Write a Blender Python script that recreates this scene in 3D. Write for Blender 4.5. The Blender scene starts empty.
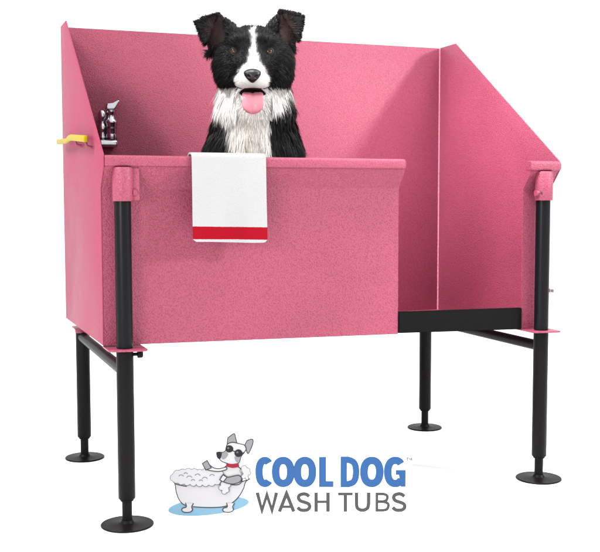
import bpy, bmesh, math, random
import numpy as np
from mathutils import Vector, Matrix
random.seed(4); rng = np.random.default_rng(11)
scene = bpy.context.scene
COL = scene.collection

# ------------------------------------------------------------------ helpers
def obj(name, me, mat=None, parent=None, smooth=False):
    if isinstance(me, bmesh.types.BMesh):
        bm = me; me = bpy.data.meshes.new(name); bm.normal_update(); bm.to_mesh(me); bm.free()
    o = bpy.data.objects.new(name, me); COL.objects.link(o)
    if mat: me.materials.append(mat)
    if parent: o.parent = parent
    if smooth: me.polygons.foreach_set('use_smooth', [True]*len(me.polygons))
    return o
def empty(name, loc, rz=0):
    o = bpy.data.objects.new(name, None); COL.objects.link(o); o.location = loc
    o.rotation_euler = (0, 0, rz); o.empty_display_size = .1; return o
def tag(o, label=None, cat=None, group=None, kind=None):
    for k, v in (('label', label), ('category', cat), ('group', group), ('kind', kind)):
        if v: o[k] = v
    return o
def autosmooth(o, ang=40):
    me = o.data
    me.polygons.foreach_set('use_smooth', [True]*len(me.polygons))
    bm = bmesh.new(); bm.from_mesh(me)
    for e in bm.edges:
        e.smooth = not (len(e.link_faces) == 2 and e.calc_face_angle(0) > math.radians(ang))
    bm.to_mesh(me); bm.free(); return o
def add_box(bm, a, b, bev=0, seg=2):
    t = bmesh.new(); bmesh.ops.create_cube(t, size=1)
    for v in t.verts:
        v.co = Vector([(a[i]+b[i])/2 + v.co[i]*(b[i]-a[i]) for i in range(3)])
    if bev: bmesh.ops.bevel(t, geom=t.edges[:], offset=bev, segments=seg, profile=.5, affect='EDGES')
    me = bpy.data.meshes.new('t'); t.to_mesh(me); t.free(); bm.from_mesh(me); bpy.data.meshes.remove(me)
def add_prism(bm, poly, axis, a, b, bev=0, seg=2):
    """poly: list of 2D points; extruded along axis from a to b (a,b floats or functions)."""
    t = bmesh.new()
    def mk(p, h):
        return Vector((h, p[0], p[1])) if axis == 0 else Vector((p[0], h, p[1])) if axis == 1 else Vector((p[0], p[1], h))
    A = [t.verts.new(mk(p, a)) for p in poly]; B = [t.verts.new(mk(p, b)) for p in poly]
    n = len(poly)
    t.faces.new(A); t.faces.new(B[::-1])
    for i in range(n): t.faces.new((A[i], B[i], B[(i+1) % n], A[(i+1) % n]))
    bmesh.ops.recalc_face_normals(t, faces=t.faces[:])
    if bev: bmesh.ops.bevel(t, geom=t.edges[:], offset=bev, segments=seg, profile=.5, affect='EDGES')
    bmesh.ops.triangulate(t, faces=[f for f in t.faces if len(f.verts) > 4])
    me = bpy.data.meshes.new('t'); t.to_mesh(me); t.free(); bm.from_mesh(me); bpy.data.meshes.remove(me)
def add_lathe(bm, prof, c=(0, 0, 0), n=40, mat=None):
    """prof: (r,z) list, revolved about z; mat: optional 4x4"""
    rows = []
    for r, z in prof:
        row = []
        for k in range(n):
            a = 2*math.pi*k/n
            p = Vector((r*math.cos(a), r*math.sin(a), z))
            if mat is not None: p = mat @ p
            row.append(bm.verts.new(p + Vector(c)))
        rows.append(row)
    for i in range(len(rows)-1):
        for k in range(n):
            bm.faces.new((rows[i][k], rows[i][(k+1) % n], rows[i+1][(k+1) % n], rows[i+1][k]))
    bm.faces.new(rows[0][::-1]); bm.faces.new(rows[-1])
def add_tube(bm, pts, r, n=14):
    pts = [Vector(p) for p in pts]; rows = []
    up = Vector((0, 0, 1))
    for i, p in enumerate(pts):
        d = (pts[min(i+1, len(pts)-1)] - pts[max(i-1, 0)]).normalized()
        u = up.cross(d) if abs(d.z) < .9 else Vector((1, 0, 0)).cross(d)
        u.normalize(); w = d.cross(u)
        rr = r[i] if isinstance(r, (list, tuple)) else r
        rows.append([bm.verts.new(p + u*rr*math.cos(2*math.pi*k/n) + w*rr*math.sin(2*math.pi*k/n)) for k in range(n)])
    for i in range(len(rows)-1):
        for k in range(n): bm.faces.new((rows[i][k], rows[i][(k+1) % n], rows[i+1][(k+1) % n], rows[i+1][k]))
    bm.faces.new(rows[0][::-1]); bm.faces.new(rows[-1])
    bmesh.ops.recalc_face_normals(bm, faces=bm.faces[:])

# ------------------------------------------------------------------ materials
def mat(name, col, rough=.5, metal=0, spec=.5, coat=0):
    m = bpy.data.materials.new(name); m.use_nodes = True
    b = m.node_tree.nodes['Principled BSDF']
    b.inputs['Base Color'].default_value = (*col, 1); b.inputs['Roughness'].default_value = rough
    b.inputs['Metallic'].default_value = metal; b.inputs['Specular IOR Level'].default_value = spec
    b.inputs['Coat Weight'].default_value = coat
    return m, m.node_tree, b
def N(nt, typ, **kw):
    n = nt.nodes.new(typ)
    for k, v in kw.items():
        if k in n.inputs: n.inputs[k].default_value = v
        else: setattr(n, k, v)
    return n
def hammertone(name, col, strength=.5, dark=.6, scale=150, pit=(.40, .52)):
    """powder coat with an orange-peel, wiggly pitted skin"""
    m, nt, b = mat(name, col, .42, spec=.22)
    tc = N(nt, 'ShaderNodeTexCoord')
    n1 = N(nt, 'ShaderNodeTexNoise', Scale=scale, Detail=2.2, Roughness=.55)
    n2 = N(nt, 'ShaderNodeTexNoise', Scale=scale*.35, Detail=3.0, Roughness=.6)
    n3 = N(nt, 'ShaderNodeTexNoise', Scale=3.0, Detail=3.0, Roughness=.6)
    mp = N(nt, 'ShaderNodeMapping'); mp.inputs['Rotation'].default_value = (.71, .93, 1.17); nt.links.new(tc.outputs['Object'], mp.inputs['Vector'])
    for n in (n1, n2, n3): nt.links.new(mp.outputs['Vector'], n.inputs['Vector'])
    r = N(nt, 'ShaderNodeMapRange'); r.inputs['From Min'].default_value = pit[0]; r.inputs['From Max'].default_value = pit[1]
    nt.links.new(n1.outputs['Fac'], r.inputs['Value'])
    mx = N(nt, 'ShaderNodeMix', data_type='RGBA')
    mx.inputs['A'].default_value = (col[0]*dark, col[1]*dark*.8, col[2]*dark*.85, 1); mx.inputs['B'].default_value = (*col, 1)
    nt.links.new(r.outputs['Result'], mx.inputs['Factor'])
    mr = N(nt, 'ShaderNodeMapRange'); mr.inputs['From Min'].default_value = .3; mr.inputs['From Max'].default_value = .7
    mr.inputs['To Min'].default_value = .93; mr.inputs['To Max'].default_value = 1.06
    nt.links.new(n3.outputs['Fac'], mr.inputs['Value'])
    rr_ = N(nt, 'ShaderNodeMapRange'); rr_.inputs['From Min'].default_value = .3; rr_.inputs['From Max'].default_value = .7
    rr_.inputs['To Min'].default_value = .32; rr_.inputs['To Max'].default_value = .46
    nt.links.new(n3.outputs['Fac'], rr_.inputs['Value']); nt.links.new(rr_.outputs['Result'], b.inputs['Roughness'])
    ml = N(nt, 'ShaderNodeVectorMath', operation='MULTIPLY')
    nt.links.new(mx.outputs['Result'], ml.inputs[0]); nt.links.new(mr.outputs['Result'], ml.inputs[1])
    nt.links.new(ml.outputs['Vector'], b.inputs['Base Color'])
    ad = N(nt, 'ShaderNodeMath', operation='MULTIPLY_ADD'); ad.inputs[1].default_value = .35
    nt.links.new(n2.outputs['Fac'], ad.inputs[0]); nt.links.new(r.outputs['Result'], ad.inputs[2])
    bp = N(nt, 'ShaderNodeBump', Strength=strength, Distance=.0012)
    nt.links.new(ad.outputs[0], bp.inputs['Height']); nt.links.new(bp.outputs['Normal'], b.inputs['Normal'])
    return m
def noisy(name, col, rough, spec, scale, bump, metal=0, var=.15, dist=.001):
    m, nt, b = mat(name, col, rough, metal, spec)
    tc = N(nt, 'ShaderNodeTexCoord'); n = N(nt, 'ShaderNodeTexNoise', Scale=scale, Detail=4.0)
    nt.links.new(tc.outputs['Object'], n.inputs['Vector'])
    r = N(nt, 'ShaderNodeMapRange'); r.inputs['To Min'].default_value = 1-var; r.inputs['To Max'].default_value = 1+var
    nt.links.new(n.outputs['Fac'], r.inputs['Value'])
    ml = N(nt, 'ShaderNodeVectorMath', operation='MULTIPLY'); ml.inputs[0].default_value = col
    nt.links.new(r.outputs['Result'], ml.inputs[1]); nt.links.new(ml.outputs['Vector'], b.inputs['Base Color'])
    bp = N(nt, 'ShaderNodeBump', Strength=bump, Distance=dist)
    nt.links.new(n.outputs['Fac'], bp.inputs['Height']); nt.links.new(bp.outputs['Normal'], b.inputs['Normal'])
    return m
PINK = (.203, .0375, .068)
M_front = hammertone('pink_hammertone_front', PINK, .55, .74, 250, (.38, .56))
M_pink = hammertone('pink_hammertone', PINK, .5, .74, 265, (.34, .58))
M_side = hammertone('pink_hammertone_side', PINK, .15, .86, 265, (.34, .58)); M_side.node_tree.nodes['Principled BSDF'].inputs['Specular IOR Level'].default_value = .02
M_weld = noisy('weld_bead_lit_pink', (.38, .12, .17), .38, .3, 300, 0)  # paler than the panels: the light the bead catches is in its colour
M_black = noisy('black_powder_coat', (.003, .003, .004), .32, .09, 260, .12, var=.3)
M_blackleg = noisy('charcoal_powder_coat', (.0035, .003, .0032), .40, .055, 260, .15, var=.3)
M_rubber = noisy('black_rubber', (.003, .003, .003), .75, .05, 60, .1)
M_chrome = noisy('chrome', (.42, .435, .46), .2, .5, 40, .05, metal=1)
M_chromedark = mat('dark_steel', (.09, .10, .11), .25, 1)[0]  # darker steel for the tap's collar rings
M_yellow = noisy('yellow_vinyl', (.235, .175, .003), .4, .08, 80, .1)
M_hole = mat('dark_hole', (.01, .004, .006), .8)[0]
M_floor = noisy('white_sweep', (.97, .97, .97), .9, 0, 5, 0, var=.01)

# ------------------------------------------------------------------ the wash tub
W, D = 1.5, .784
ZR, ZK, ZT = 1.0615, .9712, 1.5441
P, T = .052, .1293
XO, XO2 = .936, 1.3923
TH = .004
tub = tag(empty('wash_tub', (0, 0, 0)), 'pink speckled steel dog wash tub standing on four black legs', 'wash tub')
def zb(x): return .520 + (.5035-.520)*x/W          # tub bottom falls slightly to the right
# side panels: profile in (y,z)
def side(x, name='side_panel', zf=.520, zr_=.5155):
    poly = [(D, zr_), (D, ZT), (D-T, ZT), (-P, ZR), (-P, ZR-.030), (0, ZK), (0, zf)]
    bm = bmesh.new(); add_prism(bm, poly, 0, x, x+TH, .0012, 2)
    return autosmooth(obj(name, bm, M_side if x < 1 else M_pink, tub), 50)
side(0); side(W-TH, zf=.5035, zr_=.4835)
# back
bm = bmesh.new()
add_prism(bm, [(TH, .5155), (XO, .5035), (XO, .4835), (W-TH, .4835), (W-TH, ZT-.0015), (TH, ZT-.0015)], 1, D-TH, D-.0005, .001)
autosmooth(obj('back_panel', bm, M_pink, tub))
# floor pan
bm = bmesh.new(); add_box(bm, (TH, TH+.002, .5245), (XO, D-TH, .5285), 0); add_prism(bm, [(.0165, .511), (.0165, .515), (D-TH, .4885), (D-TH, .4845)], 0, XO, W-TH)
add_prism(bm, [(TH+.002, .5135), (TH+.002, .5295), (D-TH-.001, .5295), (D-TH-.001, .4855)], 0, XO-.004, XO+.0005)
obj('floor_pan', bm, M_pink, tub)
# front panels with the leaning shelf below the rim
def front(x0, x1):
    bm = bmesh.new()
    out = [(0, zb(x0)), (0, ZK), (-P+.004, ZR-.030)]
    prof = [(0, None), (0, ZK), (-P+.004, ZR-.031), (-P+.004+TH, ZR-.031), (TH, ZK+.002), (TH, None)]
    A, B = [], []
    for (y, z) in prof:
        A.append(bm.verts.new((x0, y, zb(x0) if z is None else z))); B.append(bm.verts.new((x1, y, zb(x1) if z is None else z)))
    n = len(prof)
    bm.faces.new((A[0], A[1], A[4], A[5])); bm.faces.new((A[1], A[2], A[3], A[4]))
    bm.faces.new((B[5], B[4], B[1], B[0])); bm.faces.new((B[4], B[3], B[2], B[1]))
    for i in range(n): bm.faces.new((A[i], B[i], B[(i+1) % n], A[(i+1) % n]))
    bmesh.ops.recalc_face_normals(bm, faces=bm.faces[:])
    es = [e for e in bm.edges if abs(e.verts[0].co.y) < 1e-6 and abs(e.verts[1].co.y) < 1e-6 and abs(e.verts[0].co.z-ZK) < 1e-6 and abs(e.verts[1].co.z-ZK) < 1e-6]
    bmesh.ops.bevel(bm, geom=es, offset=.006, segments=4, profile=.5, affect='EDGES')
    o = autosmooth(obj('front_panel', bm, M_front, tub), 30)
    return o
fp = front(TH, XO); tag(fp, 'long front panel left of the step-in opening')
fq = front(XO2, W-TH); tag(fq, 'narrow front panel right of the opening')
def rim(x0, x1, par, rl, rr):
    """rolled rim, a rounded bar with rounded ends"""
    h = .0315; z1 = ZR+.0005; z0 = z1-h; y0 = -P-.0045; y1 = -P+.030; r = .009
    sec = []
    for cy, cz, a0 in ((y1-r, z1-r, 0), (y0+r, z1-r, 90), (y0+r, z0+r*.5, 180), (y1-r, z0+r*.5, 270)):
        rz = r if cz > (z0+z1)/2 else r*.5
        for k in range(7):
            a = math.radians(a0+90*k/6); sec.append((cy+r*math.cos(a), cz+rz*math.sin(a)))
    cy, cz = (y0+y1)/2, (z0+z1)/2
    rows = []
    bm = bmesh.new()
    xs = []
    for k in range(6):
        a = math.pi/2*k/5; xs.append((x0+rl*(1-math.sin(a)), 1, 1 - (1-math.cos(a)) if 0 else math.sin(math.pi/2*0)+0))
    steps = []
    for k in range(7):
        a = math.pi/2*k/6; steps.append((x0+rl*(1-math.cos(a)), rl*(1-math.sin(a))))
    for k in range(1, 40): steps.append((x0+rl+(x1-x0-rl-rr)*k/40, 0))
    for k in range(7):
        a = math.pi/2*k/6; steps.append((x1-rr+rr*math.sin(a), rr*(1-math.cos(a))))
    for x, ins in steps:
        fy = 1-ins/((y1-y0)/2); fz = 1-ins/((z1-z0)/2)
        rows.append([bm.verts.new((x, cy+(y-cy)*fy, cz+(z-cz)*fz)) for y, z in sec])
    for i in range(len(rows)-1):
        for k in range(len(sec)):
            bm.faces.new((rows[i][k], rows[i][(k+1) % len(sec)], rows[i+1][(k+1) % len(sec)], rows[i+1][k]))
    bm.faces.new(rows[0]); bm.faces.new(rows[-1][::-1])
    bmesh.ops.recalc_face_normals(bm, faces=bm.faces[:])
    return autosmooth(obj('rim', bm, M_pink, par), 60)
rim(.0045, XO+.003, fp, .003, .012)
rim(XO2-.006, W+.006, fq, .003, .012)
# black threshold strip across the step-in opening
bm = bmesh.new()
vs = [(XO+.001, -.004, .5125), (XO2-.0005, -.004, .5045), (XO2-.0005, -.004, .576), (XO+.001, -.004, .5805)]
A = [bm.verts.new(v) for v in vs]; B = [bm.verts.new((v[0], .016, v[2])) for v in vs]
bm.faces.new(A); bm.faces.new(B[::-1])
for i in range(4): bm.faces.new((A[i], B[i], B[(i+1) % 4], A[(i+1) % 4]))
bmesh.ops.recalc_face_normals(bm, faces=bm.faces[:]); bmesh.ops.bevel(bm, geom=bm.edges[:], offset=.002, segments=2, affect='EDGES')
autosmooth(obj('threshold_strip', bm, M_rubber, tub))
# weld bead in the back right corner, and a fainter one at the left
def weld(pts, r, name='weld_seam'):
    bm = bmesh.new(); p = []; rr = []
    a, b = Vector(pts[0]), Vector(pts[1]); n = int((b-a).length/.0035)
    for i in range(n+1):
        p.append(a+(b-a)*i/n + Vector((random.uniform(-.0001, .0001), random.uniform(-.0001, .0001), 0)))
        rr.append(r*(.85+.10*math.sin(i*1.3)+random.uniform(-.08, .08)))
    add_tube(bm, p, rr, 8); return autosmooth(obj(name, bm, M_weld, tub), 180)
weld([(W-TH-.0015, D-TH-.0015, .487), (W-TH-.0015, D-TH-.0015, ZT-.003)], .0044)
weld([(TH+.001, D-TH-.001, .53), (TH+.001, D-TH-.001, ZT-.003)], .0025)
# front post assemblies: sleeve, upper tube, mounting plate
XL, Q, YR = .0555, .038, .787
def leg(x, y, top, foot_r):
    bm = bmesh.new(); R = .0245
    add_lathe(bm, [(R-.002, .078), (R, .081), (R, top), (R-.001, top+.0005)], (x, y, 0), 40)
    l = autosmooth(obj('leg', bm, M_blackleg, tub), 40)
    bm = bmesh.new()
    add_lathe(bm, [(.0145, .004), (.0145, .084)], (x, y, 0), 28)
    add_lathe(bm, [(.0185, .072), (.0195, .0735), (.0195, .077), (.0185, .0785)], (x, y, 0), 28)
    autosmooth(obj('adjuster_rod', bm, M_blackleg, l), 40)
    bm = bmesh.new()
    add_lathe(bm, [(foot_r-.001, .0005), (foot_r, .0015), (foot_r, .004), (foot_r-.0015, .0056), (.03, .0064), (.021, .009), (.0165, .016)], (x, y, 0), 56)
    autosmooth(obj('foot_plate', bm, M_blackleg, l), 40)
    return l
for x, side_ in ((XL, 1), (W-XL, -1)):
    zt_ = .512 if x < 1 else .501
    leg(x, -Q, zt_-.002, .076)
    # upper tube
    bm = bmesh.new(); add_lathe(bm, [(.0235, zt_+.0045), (.0235, .94)], (x, -Q, 0), 40)
    autosmooth(obj('post', bm, M_black, tub), 40)
    # sleeve hanging from the rim
    bm = bmesh.new()
    add_lathe(bm, [(.0245, .9335), (.0285, .9335), (.029, .9345), (.029, 1.024), (.026, 1.0285)], (x, -Q-.004, 0), 44)
    sl = autosmooth(obj('post_sleeve', bm, M_pink, tub), 40)
    bm = bmesh.new()
    add_box(bm, (x+.020, -Q-.010, .936), (x+.0465, -Q+.034, 1.027), .0015) if x < 1 else add_box(bm, (x-.004, -Q+.018, .95), (x+.004, -Q+.036, 1.0), .001)
    autosmooth(obj('gusset', bm, M_pink, sl))
    # set screw boss
    bm = bmesh.new()
    mt = Matrix.Rotation(math.radians(90), 4, 'Y') @ Matrix.Identity(4)
    sx = -1 if x > 1 else 1
    add_lathe(bm, [(.010, 0), (.010, .010), (.008, .0115)], (x-.0365 if x > 1 else x+.027, -Q-.010, .9575), 20, mt)
    autosmooth(obj('screw_boss', bm, M_pink, sl))
    bm = bmesh.new()
    mf = Matrix.Rotation(math.radians(90), 4, 'X')
    add_lathe(bm, [(.0042, 0), (.0042, .002)], (x-.021 if x > 1 else x+.034, -Q-.0235 if x > 1 else -Q-.011, .957), 16, mf)
    obj('screw_hole', bm, M_hole, sl)
    pr_ = .043 if x < 1 else .034
    # mounting plate under the tub corner, a rounded tongue
    bm = bmesh.new()
    poly = []
    for cx, cy, a0 in ((x+pr_, .03, 0), (x-.035, .03, 90), (x-.035, -.060, 180), (x+pr_, -.072, 270)):
        for k in range(6):
            a = math.radians(a0+90*k/5); poly.append((cx+.016*math.cos(a), cy+.016*math.sin(a)))
    add_prism(bm, poly, 2, zt_-.002, zt_+.003, .0012)
    autosmooth(obj('mounting_plate', bm, M_pink, tub), 40)
# rear legs run up under the back edge
for x in (.058, 1.4435):
    leg(x, YR, .477, .070)
    bm = bmesh.new(); add_box(bm, (x-.034, YR-.06, .4775), (x+.034, YR+.03, .4825), .001)
    add_lathe(bm, [(.0265, .461), (.0265, .4773)], (x, YR, 0), 32)
    autosmooth(obj('mounting_plate', bm, M_pink, tub), 40)
# side stretchers
for x in (.0565, 1.4441):
    bm = bmesh.new(); zc = .446 if x < 1 else .45
    add_tube(bm, [(x, -Q+.02, zc), (x, .2, zc), (x, .5, zc), (x, YR-.02, zc)], .0175, 28)
    autosmooth(obj('cross_bar', bm, M_blackleg, tub), 60)
# black clamping knob under the left plate
bm = bmesh.new(); mt = Matrix.Rotation(math.radians(90), 4, 'Y')
add_lathe(bm, [(.005, -.002), (.005, .012), (.0105, .012), (.0115, .014), (.0115, .024), (.009, .027)], (XL+.0235, -Q-.004, .497), 20, mt)
autosmooth(obj('clamp_knob', bm, M_blackleg, tub))
# chrome wall tap at the left of the back panel
tap = bmesh.new(); yb = D-TH
add_box(tap, (.120, yb-.052, 1.124), (.186, yb, 1.150), .008, 3)
tp = autosmooth(obj('tap', tap, M_chrome, tub), 50)
bm = bmesh.new(); c = (.165, yb-.032, 0)
add_lathe(bm, [(1.18*a_, b_) for a_, b_ in [(.013, 1.144), (.016, 1.148), (.0175, 1.152), (.0175, 1.170), (.015, 1.172), (.0165, 1.176), (.0165, 1.206), (.0185, 1.209), (.0185, 1.218), (.013, 1.224), (.0105, 1.232), (.010, 1.240), (.0135, 1.244), (.0135, 1.254), (.009, 1.258)]], c, 28)
autosmooth(obj('valve_body', bm, M_chrome, tp), 50)
bm = bmesh.new()
add_prism(bm, [(.149, 1.256), (.176, 1.256), (.183, 1.266), (.197, 1.288), (.190, 1.292), (.172, 1.281), (.152, 1.279), (.147, 1.268)], 1, yb-.045, yb-.021, .004, 3)
autosmooth(obj('lever', bm, M_chrome, tp), 50)
bm = bmesh.new(); c = (.134, yb-.034, 0)
add_lathe(bm, [(.010, 1.144), (.012, 1.15), (.012, 1.16), (.009, 1.165), (.010, 1.18), (.0125, 1.186), (.0125, 1.198), (.009, 1.204), (.007, 1.214), (.0105, 1.222), (.014, 1.230), (.014, 1.243), (.010, 1.252), (.004, 1.256)], c, 24)
autosmooth(obj('valve_body', bm, M_chrome, tp), 50)
for r_, z_, x_, y_ in ((.0214, 1.1525, .165, .032), (.0202, 1.19, .165, .032), (.0127, 1.152, .134, .034)):
    bm = bmesh.new(); add_lathe(bm, [(r_, z_), (r_, z_+.0055)], (x_, yb-y_, 0), 28)
    autosmooth(obj('collar_ring', bm, M_chromedark, tp), 50)
# yellow hose hook fixed to the outside of the left panel
bm = bmesh.new()
ctr = [(.703, 1.138, .0085), (.48, 1.129, .0085), (.415, 1.1345, .0095), (.36, 1.133, .010), (.09, 1.114, .010)]
add_prism(bm, [(y, z+h) for y, z, h in ctr]+[(y, z-h) for y, z, h in ctr[::-1]], 0, -.032, -.018, .004, 3)
hk = autosmooth(obj('yellow_handle', bm, M_yellow, tub), 60)
for y, z in ((.34, 1.12), (.13, 1.105)):
    bm = bmesh.new(); add_tube(bm, [(-.02, y, z+.004), (-.016, y, z-.010), (0, y, z-.014)], .0045, 10)
    autosmooth(obj('bracket_pin', bm, M_pink, hk))
# chrome drain catch on the right panel
bm = bmesh.new(); add_box(bm, (W+.0005, -.004, .624), (W+.006, .014, .637), .001); add_box(bm, (W+.003, -.02, .625), (W+.034, .022, .636), .002)
autosmooth(obj('drain_catch', bm, mat('zinc_plate', (.33, .34, .35), .4, 0)[0], tub))

# ------------------------------------------------------------------ towel over the rim
def towel():
    x0, x1 = .2505, .4735
    yf, yr_ = -P-.0045, -P+.030
    zt_ = ZR+.0005
    prof = []            # (y,z) from the back hem over the rim to the front hem; s = arclength-ish
    for k in range(16): prof.append((yr_+.010, 1.012+(zt_-.004-1.012)*k/16))
    for k in range(9):
        a = math.pi*k/8; c = (yf+yr_)/2; r = (yr_-yf)/2+.009
        prof.append((c+r*math.cos(a), zt_-.002+.0135*math.sin(a)))
    n = 60
    for k in range(1, n+1): prof.append((yf-.009-.006*(k/n), (zt_-.004)+(.8165-(zt_-.004))*k/n))
    nx = 60; bm = bmesh.new(); rows = []
    m = len(prof)
    for j, (y, z) in enumerate(prof):
        row = []
        u = max(0, (j-25)/n)
        for i in range(nx+1):
            s = i/nx; x = x0+(x1-x0)*s
            x += (-.0035*u*(1-s)-.002*u*s)
            dy = -u*(.006*math.sin(s*7+.6)+.003*math.sin(s*17+1)+.002*math.sin(s*9+u*6)) - .006*u
            dz = -.0045*u*s + .0012*math.sin(s*5+1)*(1 if j > 24 else 0)
            # rounded bottom corners
            e = min(s, 1-s)*(x1-x0)
            if u > .9: dz += .010*max(0, 1-e/.012)**2*(u-.9)*10
            row.append(bm.verts.new((x, y+dy, z+dz)))
        rows.append(row)
    for j in range(m-1):
        for i in range(nx): bm.faces.new((rows[j][i], rows[j][i+1], rows[j+1][i+1], rows[j+1][i]))
    bmesh.ops.recalc_face_normals(bm, faces=bm.faces[:])
    bmesh.ops.solidify(bm, geom=bm.faces[:], thickness=.005)
    bmesh.ops.recalc_face_normals(bm, faces=bm.faces[:])
    m_, nt, b = mat('terry_cloth', (.5, .5, .5), .95, spec=.0)
    b.inputs['Sheen Weight'].default_value = 0
    tc = N(nt, 'ShaderNodeTexCoord'); sep = N(nt, 'ShaderNodeSeparateXYZ'); nt.links.new(tc.outputs['Object'], sep.inputs[0])
    nz = N(nt, 'ShaderNodeTexNoise', Scale=300.0, Detail=3.0); nt.links.new(tc.outputs['Object'], nz.inputs['Vector'])
    # hem line follows the drape (falls 4.5 mm to the right)
    fl = N(nt, 'ShaderNodeMath', operation='MULTIPLY_ADD'); fl.inputs[1].default_value = .022
    nt.links.new(sep.outputs['X'], fl.inputs[0]); nt.links.new(sep.outputs['Z'], fl.inputs[2])
    j = N(nt, 'ShaderNodeMath', operation='MULTIPLY_ADD'); j.inputs[1].default_value = .0018
    nt.links.new(nz.outputs['Fac'], j.inputs[0]); nt.links.new(fl.outputs[0], j.inputs[2])
    ramp = N(nt, 'ShaderNodeValToRGB'); ramp.color_ramp.interpolation = 'CONSTANT'
    mr = N(nt, 'ShaderNodeMapRange'); mr.inputs['From Min'].default_value = .80; mr.inputs['From Max'].default_value = .90
    nt.links.new(j.outputs[0], mr.inputs['Value']); nt.links.new(mr.outputs['Result'], ramp.inputs['Fac'])
    wht = (.24, .2385, .238, 1); red = (.168, .004, .009, 1)
    cr = ramp.color_ramp; cr.elements[0].color = wht
    cr.elements[1].position = .31; cr.elements[1].color = red
    e = cr.elements.new(.675); e.color = wht
    nt.links.new(ramp.outputs['Color'], b.inputs['Base Color'])
    bp = N(nt, 'ShaderNodeBump', Strength=.9, Distance=.002); nt.links.new(nz.outputs['Fac'], bp.inputs['Height']); nt.links.new(bp.outputs['Normal'], b.inputs['Normal'])
    o = autosmooth(obj('hand_towel', bm, m_), 60)
    return tag(o, 'small white towel with a red band near its hem, hanging over the tub rim', 'towel')
towel()

# ------------------------------------------------------------------ the dog: implicit surface, then fur
S = 1/303.0
PITCH = math.radians(7)
DX, DY, DZ = .552, .300, 1.343      # head centre in the world
dog = tag(empty('dog', (DX, DY, .512), math.radians(-17.8)), 'black and white long-haired dog sitting in the pink tub with its tongue out', 'dog')
def V(x, y, py): return np.array([x-253., y, 75.-py])
def to_local(p):                    # head-frame pixels -> dog local metres
    p = np.asarray(p, float)*S; c, s = math.cos(PITCH), math.sin(PITCH)
    # tilt so that the frame looks a little down, at the viewer
    return np.stack([p[..., 0], p[..., 1]*c - p[..., 2]*s, p[..., 1]*s + p[..., 2]*c + (DZ-.512)], -1)
def ell(P_, c, r, rot=0):
    q = P_-c
    if rot:
        cs, sn = math.cos(rot), math.sin(rot); q = np.stack([q[..., 0]*cs+q[..., 2]*sn, q[..., 1], -q[..., 0]*sn+q[..., 2]*cs], -1)
    r = np.array(r, float); k0 = np.linalg.norm(q/r, axis=-1); k1 = np.linalg.norm(q/(r*r), axis=-1)+1e-9
    return k0*(k0-1)/k1
def cone(P_, a, b, ra, rb, sq=(1, 1, 1)):
    sq = np.array(sq, float); A = a/sq; B = b/sq; Q_ = P_/sq
    ab = B-A; t = np.clip(((Q_-A)@ab)/(ab@ab), 0, 1)
    return (np.linalg.norm(Q_-A-t[..., None]*ab, axis=-1)-(ra+(rb-ra)*t))*min(sq)
def tri(P_, a, b, c, th):
    ba, cb, ac = b-a, c-b, a-c; n = np.cross(ba, ac)
    pa, pb, pc = P_-a, P_-b, P_-c
    def seg(p, e): return np.sum((e*np.clip((p@e)/(e@e), 0, 1)[..., None]-p)**2, -1)
    ins = (np.sign(pa@np.cross(ba, n))+np.sign(pb@np.cross(cb, n))+np.sign(pc@np.cross(ac, n))) < 2
    d = np.where(ins, np.minimum(np.minimum(seg(pa, ba), seg(pb, cb)), seg(pc, ac)), (pa@n)**2/(n@n))
    return np.sqrt(d)-th
def smin(a, b, k):
    h = np.clip(.5+.5*(b-a)/k, 0, 1); return b*(1-h)+a*h-k*h*(1-h)
def smax(a, b, k): return -smin(-a, -b, k)
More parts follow.
